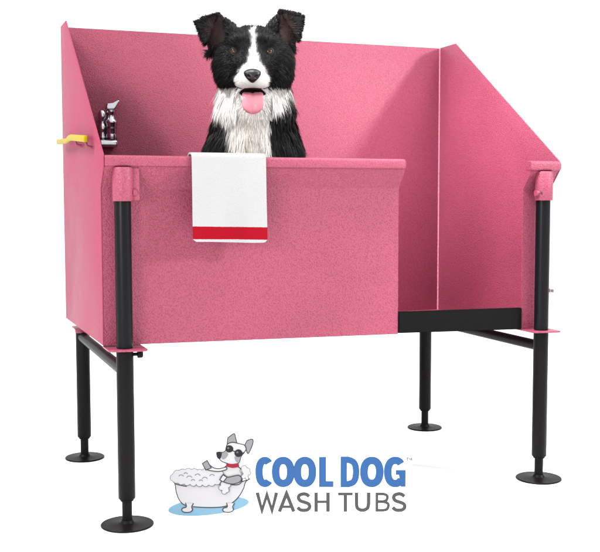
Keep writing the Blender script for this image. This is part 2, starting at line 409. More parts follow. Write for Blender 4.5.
def sdf(p):
    d = ell(p, V(252.5, 2, 54), (28, 30, 26))
    for c, r, k in ((V(233, 2, 65), (17, 20, 25), 12), (V(273.5, 2, 63), (18, 20, 27), 12),
                    (V(240, -17, 44), (9.5, 11, 7), 6), (V(264, -17, 44), (9.5, 11, 7), 6),
                    (V(252.5, -17, 62), (16, 17, 14), 8)):
        d = smin(d, ell(p, c, r), k)
    d = smin(d, cone(p, V(252.5, -20, 67), V(252.5, -46, 76), 13, 10.5, (1, 1, .88)), 8)
    d = smin(d, ell(p, V(244, -41, 80.5), (9.4, 12, 7.8)), 4); d = smin(d, ell(p, V(261, -41, 80.5), (9.4, 12, 7.8)), 4)
    # lower jaw
    jaw = cone(p, V(252.5, -6, 90), V(252.5, -38, 99), 15, 7.5, (1, 1, .62))
    d = smin(d, jaw, 1.5)
    # open mouth
    m = ell(p, V(252.5, -34, 91.5), (17, 24, 3.8)); m = smin(m, cone(p, V(240, -30, 90.5), V(233, -22, 86), 1.9, 1.2), 2); m = smin(m, cone(p, V(265, -30, 90.5), V(272, -22, 86), 1.9, 1.2), 2) 
    d = smax(d, -m, 2)
    # eye sockets
    for ex in (235.5, 268.5): d = smax(d, -ell(p, V(ex, -30, 52.5), (5, 7, 4)), 3)
    # ears: raised, tips folded outward
    e = tri(p, V(233.5, 4, 30), V(219, 5, 20), V(212, 4, 50), 3.0)
    e = smin(e, tri(p, V(219, 4, 19), V(206, 0, 22), V(212, 2, 48), 2.6), 3)
    e = smin(e, tri(p, V(217, -3, 19), V(199, -7, 25), V(207, -5, 44), 1.9), 2.2)
    e = smin(e, tri(p, V(234, 2, 31), V(232, -6, 33), V(226, 2, 24), 2.2), 3)
    f = tri(p, V(270, 4, 29), V(284, 5, 16), V(292, 4, 46), 3.0)
    f = smin(f, tri(p, V(281, 4, 15), V(297, 0, 18), V(292, 2, 44), 2.6), 3)
    f = smin(f, tri(p, V(283, -3, 16), V(301, -7, 20), V(297, -5, 40), 1.9), 2.2)
    f = smin(f, tri(p, V(270, 2, 30), V(271, -6, 31), V(277, 2, 21), 2.2), 3)
    d = smin(d, e, 5); d = smin(d, f, 5)
    # neck, chest, trunk, legs
    b = cone(p, V(254, 18, 72), V(255, 28, 118), 34, 38)
    b = smin(b, ell(p, V(254, 12, 108), (35, 24, 22)), 8)
    b = smin(b, ell(p, V(253, 28, 150), (42, 34, 46)), 14)
    b = smin(b, cone(p, V(253, 34, 160), V(253, 80, 262), 44, 46), 16)
    for s_ in (-1, 1):
        b = smin(b, cone(p, V(253+s_*29, 16, 150), V(253+s_*26, 22, 215), 17, 12), 8)
        b = smin(b, cone(p, V(253+s_*26, 22, 215), V(253+s_*27, 30, 308), 11, 8.5), 4)
        b = smin(b, cone(p, V(253+s_*27, 30, 311), V(253+s_*28, 20, 314), 11, 9), 3)
        b = smin(b, ell(p, V(253+s_*36, 84, 272), (20, 36, 34)), 8)
        b = smin(b, cone(p, V(253+s_*42, 70, 306), V(253+s_*44, 36, 312), 11, 9), 5)
    b = smin(b, cone(p, V(256, 110, 296), V(300, 128, 312), 12, 6), 6)
    return smin(d, b, 7)
H = 1.5
lo = np.array([-62., -64., -250.]); hi = np.array([62., 140., 70.])
nx, ny, nz = [int(v) for v in (hi-lo)/H]
ax = [lo[i]+H*np.arange(n) for i, n in enumerate((nx, ny, nz))]
F = np.empty((nx, ny, nz), np.float32)
for i in range(nx):
    g = np.stack(np.broadcast_arrays(ax[0][i], ax[1][:, None], ax[2][None, :]), -1)
    F[i] = sdf(g)
def surface_nets(F, lo, H):
    ins = F < 0
    nx, ny, nz = F.shape
    acc = np.zeros((nx-1, ny-1, nz-1, 3)); cnt = np.zeros((nx-1, ny-1, nz-1))
    idx = np.indices(F.shape).astype(float).transpose(1, 2, 3, 0)
    for a in range(3):
        s0 = [slice(None)]*3; s1 = [slice(None)]*3; s0[a] = slice(0, -1); s1[a] = slice(1, None); s0 = tuple(s0); s1 = tuple(s1)
        f0, f1 = F[s0], F[s1]; cr = ins[s0] != ins[s1]
        t = np.where(cr, f0/np.where(cr, f0-f1, 1), 0)
        pt = idx[s0].copy(); pt[..., a] += t
        o = [k for k in range(3) if k != a]
        for d0 in (0, 1):
            for d1 in (0, 1):
                ss = [slice(None)]*3
                ss[a] = slice(None)
                ss[o[0]] = slice(d0, F.shape[o[0]]-1+d0); ss[o[1]] = slice(d1, F.shape[o[1]]-1+d1); ss = tuple(ss)
                c = cr[ss]; acc += pt[ss]*c[..., None]; cnt += c
    has = cnt > 0; vid = -np.ones(has.shape, int); vid[has] = np.arange(has.sum())
    verts = acc[has]/cnt[has][:, None]*H+lo
    quads = []
    for a in range(3):
        o = [(a+1) % 3, (a+2) % 3]
        s0 = [slice(1, -1)]*3; s1 = [slice(1, -1)]*3; s0[a] = slice(0, -1); s1[a] = slice(1, None)
        i0 = ins[tuple(s0)]; i1 = ins[tuple(s1)]; w = np.argwhere(i0 != i1)
        off = np.array([1, 1, 1]); off[a] = 0; base = w+off
        e0 = np.zeros(3, int); e0[o[0]] = 1; e1 = np.zeros(3, int); e1[o[1]] = 1
        q = np.stack([vid[tuple(b.T)] for b in (base-e0-e1, base-e1, base, base-e0)], 1)
        fl = i0[tuple(w.T)]; q[~fl] = q[~fl][:, ::-1]; quads.append(q)
    return verts, np.concatenate(quads)
bv, bq = surface_nets(F, lo, H)
def grad(p, e=1.0):
    g = np.stack([sdf(p+np.eye(3)[i]*e)-sdf(p-np.eye(3)[i]*e) for i in range(3)], -1)
    return g/(np.linalg.norm(g, axis=-1, keepdims=True)+1e-9)
def hashn(p, f):                 # cheap smooth noise
    return (np.sin(p[:, 0]*f+1.3*np.sin(p[:, 2]*f*.7+1))+np.sin(p[:, 2]*f*1.31+1.7*np.sin(p[:, 0]*f*.9+2))+np.sin(p[:, 1]*f*1.1+p[:, 0]*f*.4))/3
def band(x, a, b, s): return 1/(1+np.exp(-(x-a)/s))*1/(1+np.exp((x-b)/s))
def coat(p):
    """white share (0..1) of the coat at head-frame points, and cream share"""
    X = p[:, 0]+253; Y = p[:, 1]; q = 75-p[:, 2]
    j = hashn(p, .55)*1.1
    cx = np.interp(q, [20, 45, 62, 80], [252.5, 254.0, 253.5, 252])
    hw = np.interp(q, [25, 30, 44, 52, 57, 62, 67, 72, 78, 90], [.8, 1.2, 1.8, 2.2, 2.9, 5.0, 10.0, 13.5, 15.8, 16.5])
    bl = 1/(1+np.exp((np.abs(X-cx)-hw+j)/.55))*(q < 93)*(q > 31)*(Y < 10)
    bl = np.where((q > 56) & (Y > -16), 0, bl)
    # chin and lower jaw
    ch = ((q > 92) & (Y < -8) & (np.abs(X-252.5) < 17)).astype(float)
    # collar and bib
    j2 = hashn(p, .30)*3.0+hashn(p, .9)*1.5
    qb = q+6
    lo_ = np.interp(qb, [84, 90, 98, 106, 118, 132, 150, 170], [208, 210, 212, 215, 224, 230, 233, 236])
    hi_ = np.interp(qb, [84, 90, 98, 104, 110, 118, 132, 150, 170], [292, 290, 289, 284, 270, 263, 262, 265, 264])
    bib = 1/(1+np.exp(-(X-lo_+j2)/1.2))*1/(1+np.exp((X-hi_+j2)/1.2))*(q > 84)*(Y < 34)*(Y > -14)
    bib *= 1-band(X, 240, 266, 2)*0
    legs = ((q > 262)).astype(float)
    w = np.clip(np.maximum(np.maximum(bl, ch), np.maximum(bib, legs)), 0, 1)
    # below the tongue the bib is cream grey
    cream = np.clip((q-96)/30, 0, 1)*np.clip(1-np.abs(X-247)/26, 0, 1)
    return w, cream
def ear_inner(p):
    X = p[:, 0]+253; q = 75-p[:, 2]; Y = p[:, 1]
    a = np.exp(-(((X-218)/6)**2+((q-33)/9)**2)); b = np.exp(-(((X-284.5)/6)**2+((q-31)/9)**2))
    return np.maximum(a, b)*(Y < 4)
BLACK = np.array([.0036, .0035, .0039]); WHITE = np.array([.66, .645, .625]); CREAM = np.array([.52, .485, .42]); EARC = np.array([.05, .022, .02]); MOUTH = np.array([.018, .004, .005])
def coat_rgb(p, jitter=True):
    w, cr = coat(p)
    c = BLACK*(1-w[:, None])+(WHITE*(1-cr[:, None]*.75)+CREAM*cr[:, None]*.75)*w[:, None]
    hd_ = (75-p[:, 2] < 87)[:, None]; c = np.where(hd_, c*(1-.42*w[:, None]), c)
    e = ear_inner(p)[:, None]*.85; c = c*(1-e)+EARC*e
    if jitter:
        c = c*(1+rng.normal(0, 1, (len(p), 1))*(.16-.10*w[:, None]))
        br = (rng.random(len(p)) < .16) & (w < .3); c[br] = c[br]*2+np.array([.003, .003, .004])
    return np.clip(c, .003, .8), w
def in_mouth(p):
    X = np.abs(p[:, 0]+.5); q = 75-p[:, 2]; mid = 90.3-X*X*.014
    return ((ell(p, V(252.5, -34, 91.3), (18.5, 25, 4.6)) < .7) | ((np.abs(q-mid) < 1.7) & (X < 20))) & (p[:, 1] < -6)
# body mesh
me = bpy.data.meshes.new('body'); loc = to_local(bv)
me.from_pydata(loc.tolist(), [], bq.tolist()); me.update()
cb, wb = coat_rgb(bv, False); cb = cb*(.55+.4*wb[:, None]); mm = in_mouth(bv); cb[mm] = MOUTH
er = np.min([np.linalg.norm((bv-V(x, bv[:, 1].min()*0-24, 52.3))*[1, .4, 1.15], axis=1) for x in (235.5, 268.5)], 0)
cb[er < 7] = BLACK*.5
at_ = me.color_attributes.new('coat', 'FLOAT_COLOR', 'POINT'); at_.data.foreach_set('color', np.c_[cb, np.ones(len(cb))].ravel())
def coat_mat(name, rough, spec):
    m, nt, b = mat(name, (0, 0, 0), rough, spec=spec); a = N(nt, 'ShaderNodeAttribute', attribute_name='coat')
    nt.links.new(a.outputs['Color'], b.inputs['Base Color']); return m
body = obj('body', me, coat_mat('dog_skin', .8, .15), dog, smooth=True)
# fur strands
v0 = bv[bq]; c0 = v0.mean(1); area = np.linalg.norm(np.cross(v0[:, 2]-v0[:, 0], v0[:, 3]-v0[:, 1]), axis=1)/2
qz = 75-c0[:, 2]
dens = np.where(qz < 100, 1.0, np.where(qz < 175, .8, .10))*np.where(c0[:, 1] > 45, .35, 1)
NS = 240000
pr = area*dens; pr /= pr.sum(); fi = rng.choice(len(bq), NS, p=pr)
u_, w_ = rng.random((NS, 1)), rng.random((NS, 1)); vv = v0[fi]
root = (vv[:, 0]*(1-u_)+vv[:, 1]*u_)*(1-w_)+(vv[:, 3]*(1-u_)+vv[:, 2]*u_)*w_
nrm = grad(root)
X = root[:, 0]+253; Y = root[:, 1]; q = 75-root[:, 2]
eyed = np.min([np.hypot(X-ex, (q-52.3)*1.1)+np.maximum(0, Y+5)*1.5 for ex in (235.5, 268.5)], 0)
nosed = np.linalg.norm((root-V(252.5, -55, 75.5))/[1, 1, .9], axis=1)
keep = ~in_mouth(root) & (eyed > 5.2) & (nosed > 9.5)
root, nrm, X, Y, q, eyed, nosed = [a[keep] for a in (root, nrm, X, Y, q, eyed, nosed)]; NS = len(root)
head = 1/(1+np.exp((q-86)/2.5)); head = np.where(Y > 20, 0, head)
jawz = (q > 88) & (Y < -10); head[jawz] = 1
# flow: away from the nose on the head, downwards on the body
dirh = root-V(252.5, -70, 70); dirh /= np.linalg.norm(dirh, axis=1, keepdims=True)
side_ = np.sign(X-253)
dirb = np.stack([side_*np.clip(np.abs(X-252)/40, 0, 1)*.28, -.05*np.ones(NS), -np.ones(NS)], 1)
dr = dirh*head[:, None]+dirb*(1-head[:, None])
cheek = np.clip((np.abs(X-253)-20)/14, 0, 1)*np.clip((q-36)/14, 0, 1)*head
dr += cheek[:, None]*np.stack([side_*.25, 0*X, -.95*np.ones(NS)], 1)
earm = ((q < 44) & (np.abs(X-253) > 25) & (Y > -12)) | ((q < 50) & (np.abs(X-253) > 38))
ec = np.where((X < 253)[:, None], V(216, 0, 34), V(286, 0, 31))
de = root-ec; de[:, 1] *= .5; de /= np.linalg.norm(de, axis=1, keepdims=True)+1e-6
dr[earm] = de[earm]*.8+np.stack([0*X, 0*X, -.1*np.ones(NS)], 1)[earm]
dr -= nrm*np.sum(dr*nrm, 1, keepdims=True); dr /= np.linalg.norm(dr, axis=1, keepdims=True)+1e-6
lift = np.where(head > .5, .26, .22); lift[earm] = .07
# clumps share a heading
cl = np.stack([hashn(root+k*37, .33) for k in range(3)], 1)*.17+np.stack([hashn(root+k*91, .9) for k in range(3)], 1)*.11
dr = dr+nrm*lift[:, None]+cl+rng.normal(0, .09, (NS, 3)); dr /= np.linalg.norm(dr, axis=1, keepdims=True)
L = 11*(1-head)+head*np.interp(nosed, [8, 20, 40, 60], [1.3, 2.3, 4.0, 6.5])
L = np.maximum(L, cheek*11)
L[(q > 86) & (q < 175) & ~jawz] *= 1.4
wob = rng.random(NS) < .04; L[wob & (head < .5)] *= 1.3
L[earm] = 3.4*rng.uniform(.6, 1.5, earm.sum()); L[earm & (ear_inner(root) > .5)] = 2.0
pad = (q > 80) & (q < 90) & (Y < -20); L[pad] = 1.1
L = np.where(eyed < 9, np.minimum(L, 2.2), L)
L *= rng.uniform(.65, 1.25, NS)
K = 4; wid = np.where(head > .5, .36, .40)*rng.uniform(.7, 1.3, NS); wid[earm] = .42
grav = np.array([0, 0, -1.])
rv = rng.normal(0, 1, (NS, 3)); sd = np.cross(dr, rv*.8+nrm*.0+np.cross(dr, nrm)*0); sd = np.cross(dr, rv); sd = sd/np.linalg.norm(sd, axis=1, keepdims=True)
# mostly lie with the flat side outwards
flat = np.cross(dr, nrm); flat /= np.linalg.norm(flat, axis=1, keepdims=True)+1e-6
sd = flat*.85+sd*.5; sd /= np.linalg.norm(sd, axis=1, keepdims=True)
pts = []; pos = root-nrm*.3; d_ = dr.copy()
for k in range(K):
    pts.append(pos.copy()); pos = pos+d_*(L/(K-1))[:, None]
    d_ = d_+grav*(.16*np.clip(L/8, 0, 1.4))[:, None]-nrm*.05; d_ /= np.linalg.norm(d_, axis=1, keepdims=True)
verts = []
for k in range(K-1):
    wk = wid*(1-(k/(K-1))**1.6*.75); verts += [pts[k]-sd*wk[:, None]/2*1.6, pts[k]+sd*wk[:, None]/2*1.6]
verts.append(pts[-1]); nv = len(verts)
VV = np.stack(verts, 1).reshape(-1, 3)
b0 = (np.arange(NS)*nv)[:, None]
quads = np.concatenate([b0+np.array([[2*k, 2*k+1, 2*k+3, 2*k+2]]) for k in range(K-2)], 0)
tris = b0+np.array([[2*K-4, 2*K-3, 2*K-2]])
fm = bpy.data.meshes.new('fur'); nl = quads.size+tris.size
fm.vertices.add(len(VV)); fm.vertices.foreach_set('co', to_local(VV).astype(np.float32).ravel())
fm.loops.add(nl); fm.loops.foreach_set('vertex_index', np.concatenate([quads.ravel(), tris.ravel()]).astype(np.int32))
fm.polygons.add(len(quads)+len(tris))
fm.polygons.foreach_set('loop_start', np.concatenate([np.arange(len(quads))*4, len(quads)*4+np.arange(len(tris))*3]).astype(np.int32))
fm.update(calc_edges=True); fm.validate()
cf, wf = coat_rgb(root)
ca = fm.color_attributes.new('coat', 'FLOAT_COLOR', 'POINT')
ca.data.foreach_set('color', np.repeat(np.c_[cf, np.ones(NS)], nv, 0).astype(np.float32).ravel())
mf_ = coat_mat('dog_fur', .45, .10); nt = mf_.node_tree
tr_ = N(nt, 'ShaderNodeBsdfTranslucent'); ms_ = N(nt, 'ShaderNodeMixShader'); ms_.inputs[0].default_value = .25
at2 = [n for n in nt.nodes if n.type == 'ATTRIBUTE'][0]; out_ = nt.nodes['Material Output']
nt.links.new(at2.outputs['Color'], tr_.inputs['Color']); nt.links.new(nt.nodes['Principled BSDF'].outputs[0], ms_.inputs[1]); nt.links.new(tr_.outputs[0], ms_.inputs[2]); nt.links.new(ms_.outputs[0], out_.inputs['Surface'])
fur = obj('fur', fm, mf_, dog, smooth=True)
# eyes
def front_y(x, py):
    ys = np.arange(-62, 20, .25); P_ = np.stack([np.full_like(ys, x-253), ys, np.full_like(ys, 75-py)], -1)
    return ys[np.argmax(sdf(P_) < 0)]
def loft(rows, close=True):
    bm = bmesh.new(); R = [[bm.verts.new(to_local(np.array(p))) for p in r] for r in rows]; n = len(R[0])
    for i in range(len(R)-1):
        for k in range(n): bm.faces.new((R[i][k], R[i][(k+1) % n], R[i+1][(k+1) % n], R[i+1][k]))
    bm.faces.new(R[0][::-1]); bm.faces.new(R[-1]); bmesh.ops.recalc_face_normals(bm, faces=bm.faces[:]); return bm
m_eye, nt, b = mat('dog_eye', (.05, .02, .01), .08, spec=.3, coat=0)
tc = N(nt, 'ShaderNodeTexCoord'); sp = N(nt, 'ShaderNodeSeparateXYZ'); nt.links.new(tc.outputs['Object'], sp.inputs[0])
cmb = N(nt, 'ShaderNodeCombineXYZ'); nt.links.new(sp.outputs['X'], cmb.inputs['X']); nt.links.new(sp.outputs['Z'], cmb.inputs['Z'])
ln = N(nt, 'ShaderNodeVectorMath', operation='LENGTH'); nt.links.new(cmb.outputs[0], ln.inputs[0])
rp = N(nt, 'ShaderNodeValToRGB'); mr = N(nt, 'ShaderNodeMapRange'); mr.inputs['From Max'].default_value = 4.6*S
nt.links.new(ln.outputs['Value'], mr.inputs['Value']); nt.links.new(mr.outputs['Result'], rp.inputs['Fac'])
cr = rp.color_ramp; cr.elements[0].color = (.002, .002, .002, 1); cr.elements[0].position = .30
cr.elements[1].position = .40; cr.elements[1].color = (.028, .010, .005, 1)
e = cr.elements.new(.60); e.color = (.048, .018, .009, 1)
e = cr.elements.new(.70); e.color = (.002, .0015, .0015, 1)
nt.links.new(rp.outputs['Color'], b.inputs['Base Color'])
m_lid = mat('eyelid_skin', (.004, .003, .003), .4, spec=.2)[0]
for ex in (235.5, 268.5):
    fy = front_y(ex, 52.3)
    bm = bmesh.new(); bmesh.ops.create_uvsphere(bm, u_segments=32, v_segments=20, radius=4.3*S)
    ey = obj('eye', bm, m_eye, dog, smooth=True); ey.location = to_local(V(ex, fy+2.2, 52.3)); ey.rotation_euler = (PITCH, 0, 0)
    rows = []
    for k in range(28):
        a = 2*math.pi*k/28; cx_, cz_ = 3.9*math.cos(a), 3.1*math.sin(a)+.25*math.cos(2*a)
        yy = fy+2.2-math.sqrt(max(0, 4.4**2-cx_**2-cz_**2))*.95
        rows.append([(ex-253+cx_+math.cos(a)*1.1*math.cos(t), yy-.1+.9*math.sin(t), 75-52.3+cz_+math.sin(a)*1.1*math.cos(t)) for t in [2*math.pi*i/8 for i in range(8)]])
    bm = bmesh.new(); R = [[bm.verts.new(to_local(np.array(p))) for p in r] for r in rows]
    for i in range(28):
        for k in range(8): bm.faces.new((R[i][k], R[i][(k+1) % 8], R[(i+1) % 28][(k+1) % 8], R[(i+1) % 28][k]))
    bmesh.ops.recalc_face_normals(bm, faces=bm.faces[:])
    lid = obj('eyelid', bm, m_lid, dog, smooth=True)
# nose
h2 = .5; nl_ = np.array([-11., -68., -12.]); nn = (44, 44, 44)
g = np.stack(np.meshgrid(*[nl_[i]+h2*np.arange(nn[i]) for i in range(3)], indexing='ij'), -1)
FY = front_y(252.5, 75)
def nsdf(p):
    X_ = p[..., 0]; z_ = p[..., 2]
    w = 1+np.clip(z_/14, -.4, .3); pp = p.copy(); pp[..., 0] = (X_+.5)/w
    d = ell(pp, np.array([0, FY-1.0, -.3]), (7.6, 6.0, 6.6))
    for s_ in (-1, 1): d = smax(d, -ell(p, np.array([-.5+s_*3.6, FY-6.6, -.9]), (1.7, 2.6, 1.25), s_*.5), 1.0)
    d = smax(d, -ell(p, np.array([-.5, FY-7.5, -4.5]), (.35, 1.6, 3.2)), .6)
    return d
nl_[1] = FY-14
g = np.stack(np.meshgrid(*[nl_[i]+h2*np.arange(nn[i]) for i in range(3)], indexing='ij'), -1)
nvv, nq = surface_nets(nsdf(g), nl_, h2)
nm = bpy.data.meshes.new('nose'); nm.from_pydata(to_local(nvv).tolist(), [], nq.tolist()); nm.update()
obj('nose', nm, noisy('dog_nose', (.003, .003, .0035), .34, .28, 700, .5, dist=.0006), dog, smooth=True)
# tongue
m_t, nt, b = mat('tongue', (.36, .115, .145), .32, spec=.45)
b.inputs['Subsurface Weight'].default_value = .15; b.inputs['Subsurface Radius'].default_value = (.006, .002, .002); b.inputs['Subsurface Scale'].default_value = 1
tc = N(nt, 'ShaderNodeTexCoord'); nz_ = N(nt, 'ShaderNodeTexNoise', Scale=500.0); nt.links.new(tc.outputs['Object'], nz_.inputs['Vector'])
bp = N(nt, 'ShaderNodeBump', Strength=.25, Distance=.0006); nt.links.new(nz_.outputs['Fac'], bp.inputs['Height']); nt.links.new(bp.outputs['Normal'], b.inputs['Normal'])
ctl = [(-16, 93, 8.5), (-30, 92.6, 9.3), (-40, 93.0, 9.8), (-46.5, 95, 10.2), (-49, 99, 10.3), (-50, 103, 9.9), (-50, 106.5, 8.6), (-49.4, 109.2, 6.0), (-48.8, 110.6, 2.2)]
rows = []
NT = 40
for i in range(NT+1):
    f = i/NT*(len(ctl)-1); k = min(int(f), len(ctl)-2); t = f-k
    pk = [np.array(ctl[max(0, min(len(ctl)-1, k+o))], float) for o in (-1, 0, 1, 2)]
    c = .5*((2*pk[1])+(-pk[0]+pk[2])*t+(2*pk[0]-5*pk[1]+4*pk[2]-pk[3])*t*t+(-pk[0]+3*pk[1]-3*pk[2]+pk[3])*t**3)
    dt = .5*((-pk[0]+pk[2])+2*(2*pk[0]-5*pk[1]+4*pk[2]-pk[3])*t+3*(-pk[0]+3*pk[1]-3*pk[2]+pk[3])*t*t)
    dy, dz = dt[0], -dt[1]; l = math.hypot(dy, dz)+1e-6; ny_, nz__ = dz/l, -dy/l    # outward normal of the upper side
    row = []
    for s_ in range(24):
        a = 2*math.pi*s_/24; xx = math.cos(a)*c[2]; th = 1.7*math.sin(a)
        cup = -.9*math.exp(-(xx/1.1)**2)*(1 if math.sin(a) > 0 else 0)+.10*(xx/3)**2
        o = th+cup
        row.append((xx-.3, c[0]-ny_*-o if 0 else c[0]+ny_*o, 75-c[1]+nz__*o))
    rows.append(row)
bm = loft(rows); obj('tongue', bm, m_t, dog, smooth=True)

# ------------------------------------------------------------------ the overlaid logo graphic, built as flat lettering on a thin white backing board
KS = 247/.7315
sg = tag(empty('sign', (.5152, -.1321, 0), math.radians(-20.6)), 'overlaid logo of blue and grey lettering and a dog-in-a-bath emblem, built as a white board under the tub', 'sign')
def SX(px): return (px-288)/KS
def SZ(py): return (516.5-py)/KS
def flatmat(n, c, r=.6): return mat(n, c, r, spec=.1)[0]
m_board = flatmat('board_white', (.95, .95, .95), .9)
m_blue = flatmat('print_blue', (0.0160, 0.0560, 0.1500)); m_grey = flatmat('print_grey', (0.0384, 0.0384, 0.0397)); m_line = flatmat('print_outline', (0.0256, 0.0256, 0.0275))
m_tubw = flatmat('print_tub', (0.2600, 0.2560, 0.2640)); m_foam = flatmat('print_foam', (0.2624, 0.2624, 0.2688)); m_sky = flatmat('print_light_blue', (0.0992, 0.1856, 0.2496)); m_lg = flatmat('print_light_grey', (0.1280, 0.1280, 0.1344))
m_dk = flatmat('print_dark', (0.0102, 0.0102, 0.0115)); m_red = flatmat('print_red', (0.1408, 0.0077, 0.0179)); m_dogw = flatmat('print_dog_white', (0.2688, 0.2688, 0.2688)); m_mid = flatmat('print_mid_grey', (0.0640, 0.0640, 0.0672))
bm = bmesh.new(); poly = []
for cx, cy, a0 in ((399, 504.5, 270), (399, 441, 0), (177, 441, 90), (177, 504.5, 180)):
    for k in range(9):
        a = math.radians(a0+90*k/8); poly.append((SX(cx+12*math.cos(a)), SZ(cy-12*math.sin(a))))
add_prism(bm, poly, 1, 0, .006, .001)
board = autosmooth(obj('board', bm, m_board, sg))
LAY = [0]
def plate(bm, pts, lay=None, th=.0012, holes=None):
    """flat polygon in picture units, proud of the board"""
    if lay is None: LAY[0] += 1; lay = LAY[0]
    y = -.0006-.00022*lay
    vs = [bm.verts.new((SX(x), y, SZ(q_))) for x, q_ in pts]
    f = bm.faces.new(vs); r = bmesh.ops.triangulate(bm, faces=[f]); fs = r['faces']
    for f in fs:
        f.normal_update()
        if f.normal.y > 0: f.normal_flip()
def ribbon(bm, pts, w, closed=False, lay=None, miter=True):
    if lay is None: LAY[0] += 1; lay = LAY[0]
    y = -.0006-.00022*lay; P_ = [Vector(p) for p in pts]; n = len(P_); A, B = [], []
    for i in range(n):
        a = P_[i-1] if (i > 0 or closed) else None; c = P_[(i+1) % n] if (i < n-1 or closed) else None
        d1 = (P_[i]-a).normalized() if a is not None else None; d2 = (c-P_[i]).normalized() if c is not None else None
        if d1 is None: d1 = d2
        if d2 is None: d2 = d1
        n1 = Vector((-d1.y, d1.x)); n2 = Vector((-d2.y, d2.x)); m = (n1+n2)
        m = m.normalized() if m.length > 1e-4 else n1
        k = 1/max(.35, m.dot(n1)); ww = w[i] if isinstance(w, (list, tuple)) else w
        A.append(P_[i]+m*ww/2*k); B.append(P_[i]-m*ww/2*k)
    va = [bm.verts.new((SX(p.x), y, SZ(p.y))) for p in A]; vb = [bm.verts.new((SX(p.x), y, SZ(p.y))) for p in B]
    for i in range(n if closed else n-1):
        f = bm.faces.new((va[i], va[(i+1) % n], vb[(i+1) % n], vb[i])); f.normal_update()
        if f.normal.y > 0: f.normal_flip()
def sell(cx, cy, rx, ry, a0=0, a1=360, n=40, e=2.0):
    out = []
    for k in range(n+1):
        a = math.radians(a0+(a1-a0)*k/n); c, s = math.cos(a), math.sin(a)
        out.append((cx+rx*math.copysign(abs(c)**(2/e), c), cy-ry*math.copysign(abs(s)**(2/e), s)))
    return out
def smooth(pts, closed=False, n=6):
    out = []; m = len(pts)
    for i in range(m if closed else m-1):
        g_ = lambda j: Vector(pts[j % m] if closed else pts[max(0, min(m-1, j))])
        p0, p1, p2, p3 = g_(i-1), g_(i), g_(i+1), g_(i+2)
        for k in range(n):
            t = k/n; v = .5*((2*p1)+(-p0+p2)*t+(2*p0-5*p1+4*p2-p3)*t*t+(-p0+3*p1-3*p2+p3)*t**3); out.append((v.x, v.y))
    if not closed: out.append(tuple(pts[-1]))
    return out
def letter(fn, m, lab, l0=0):
    bm = bmesh.new(); LAY[0] = l0; fn(bm)
    # give the lettering a real thickness down to the board
    ex = bmesh.ops.extrude_face_region(bm, geom=bm.faces[:]); vs = [g_ for g_ in ex['geom'] if isinstance(g_, bmesh.types.BMVert)]
    for v in vs: v.co.y = .001
    bmesh.ops.recalc_face_normals(bm, faces=bm.faces[:])
    o = obj('letter', bm, m, sg); o['label'] = lab; return o
T0, T1 = 455.2, 486; CY = (T0+T1)/2
def ring(bm, x0, x1, t, b_, w, a0=0, a1=360, e=2.3):
    p = sell((x0+x1)/2, (t+b_)/2, (x1-x0)/2-w/2, (b_-t)/2-w/2, a0, a1, 56, e)
    if a1-a0 >= 360: ribbon(bm, p[:-1], w, True)
    else: ribbon(bm, p, w)
bl = [
 (lambda bm: ring(bm, 255.6, 274.5, T0, T1, 7.4, 48, 312), 'C'), (lambda bm: ring(bm, 272, 294.6, T0, T1, 7.6), 'O'),
 (lambda bm: ring(bm, 293.6, 316.2, T0, T1, 7.6), 'O'),
 (lambda bm: plate(bm, [(319, T0+.3), (326, T0+.3), (326, 480), (333.3, 480), (333.3, T1-.2), (319, T1-.2)]), 'L'),
 (lambda bm: ribbon(bm, [(343.6, 458.2)]+smooth([(348, 458.2), (353.2, 460.6), (355.6, 466), (355.6, 475), (353.2, 480.8), (348, 483)])+[(343.6, 483)], 6.3, True), 'D'),
 (lambda bm: ring(bm, 360, 383.2, T0, T1, 7.6), 'O'),
 (lambda bm: (ring(bm, 383.8, 406, T0, T1, 7.4, 42, 322), plate(bm, [(395.5, 468.8), (405.2, 468.8), (405.2, 485.6), (400.6, 485.6), (400.2, 482), (398.6, 473.4), (395.5, 473.4)])), 'G')]
for i_, (fn, c_) in enumerate(bl): letter(fn, m_blue, 'blue capital letter '+c_, i_*1.3)
B0, B1 = 491.6, 511; wq = 3.5
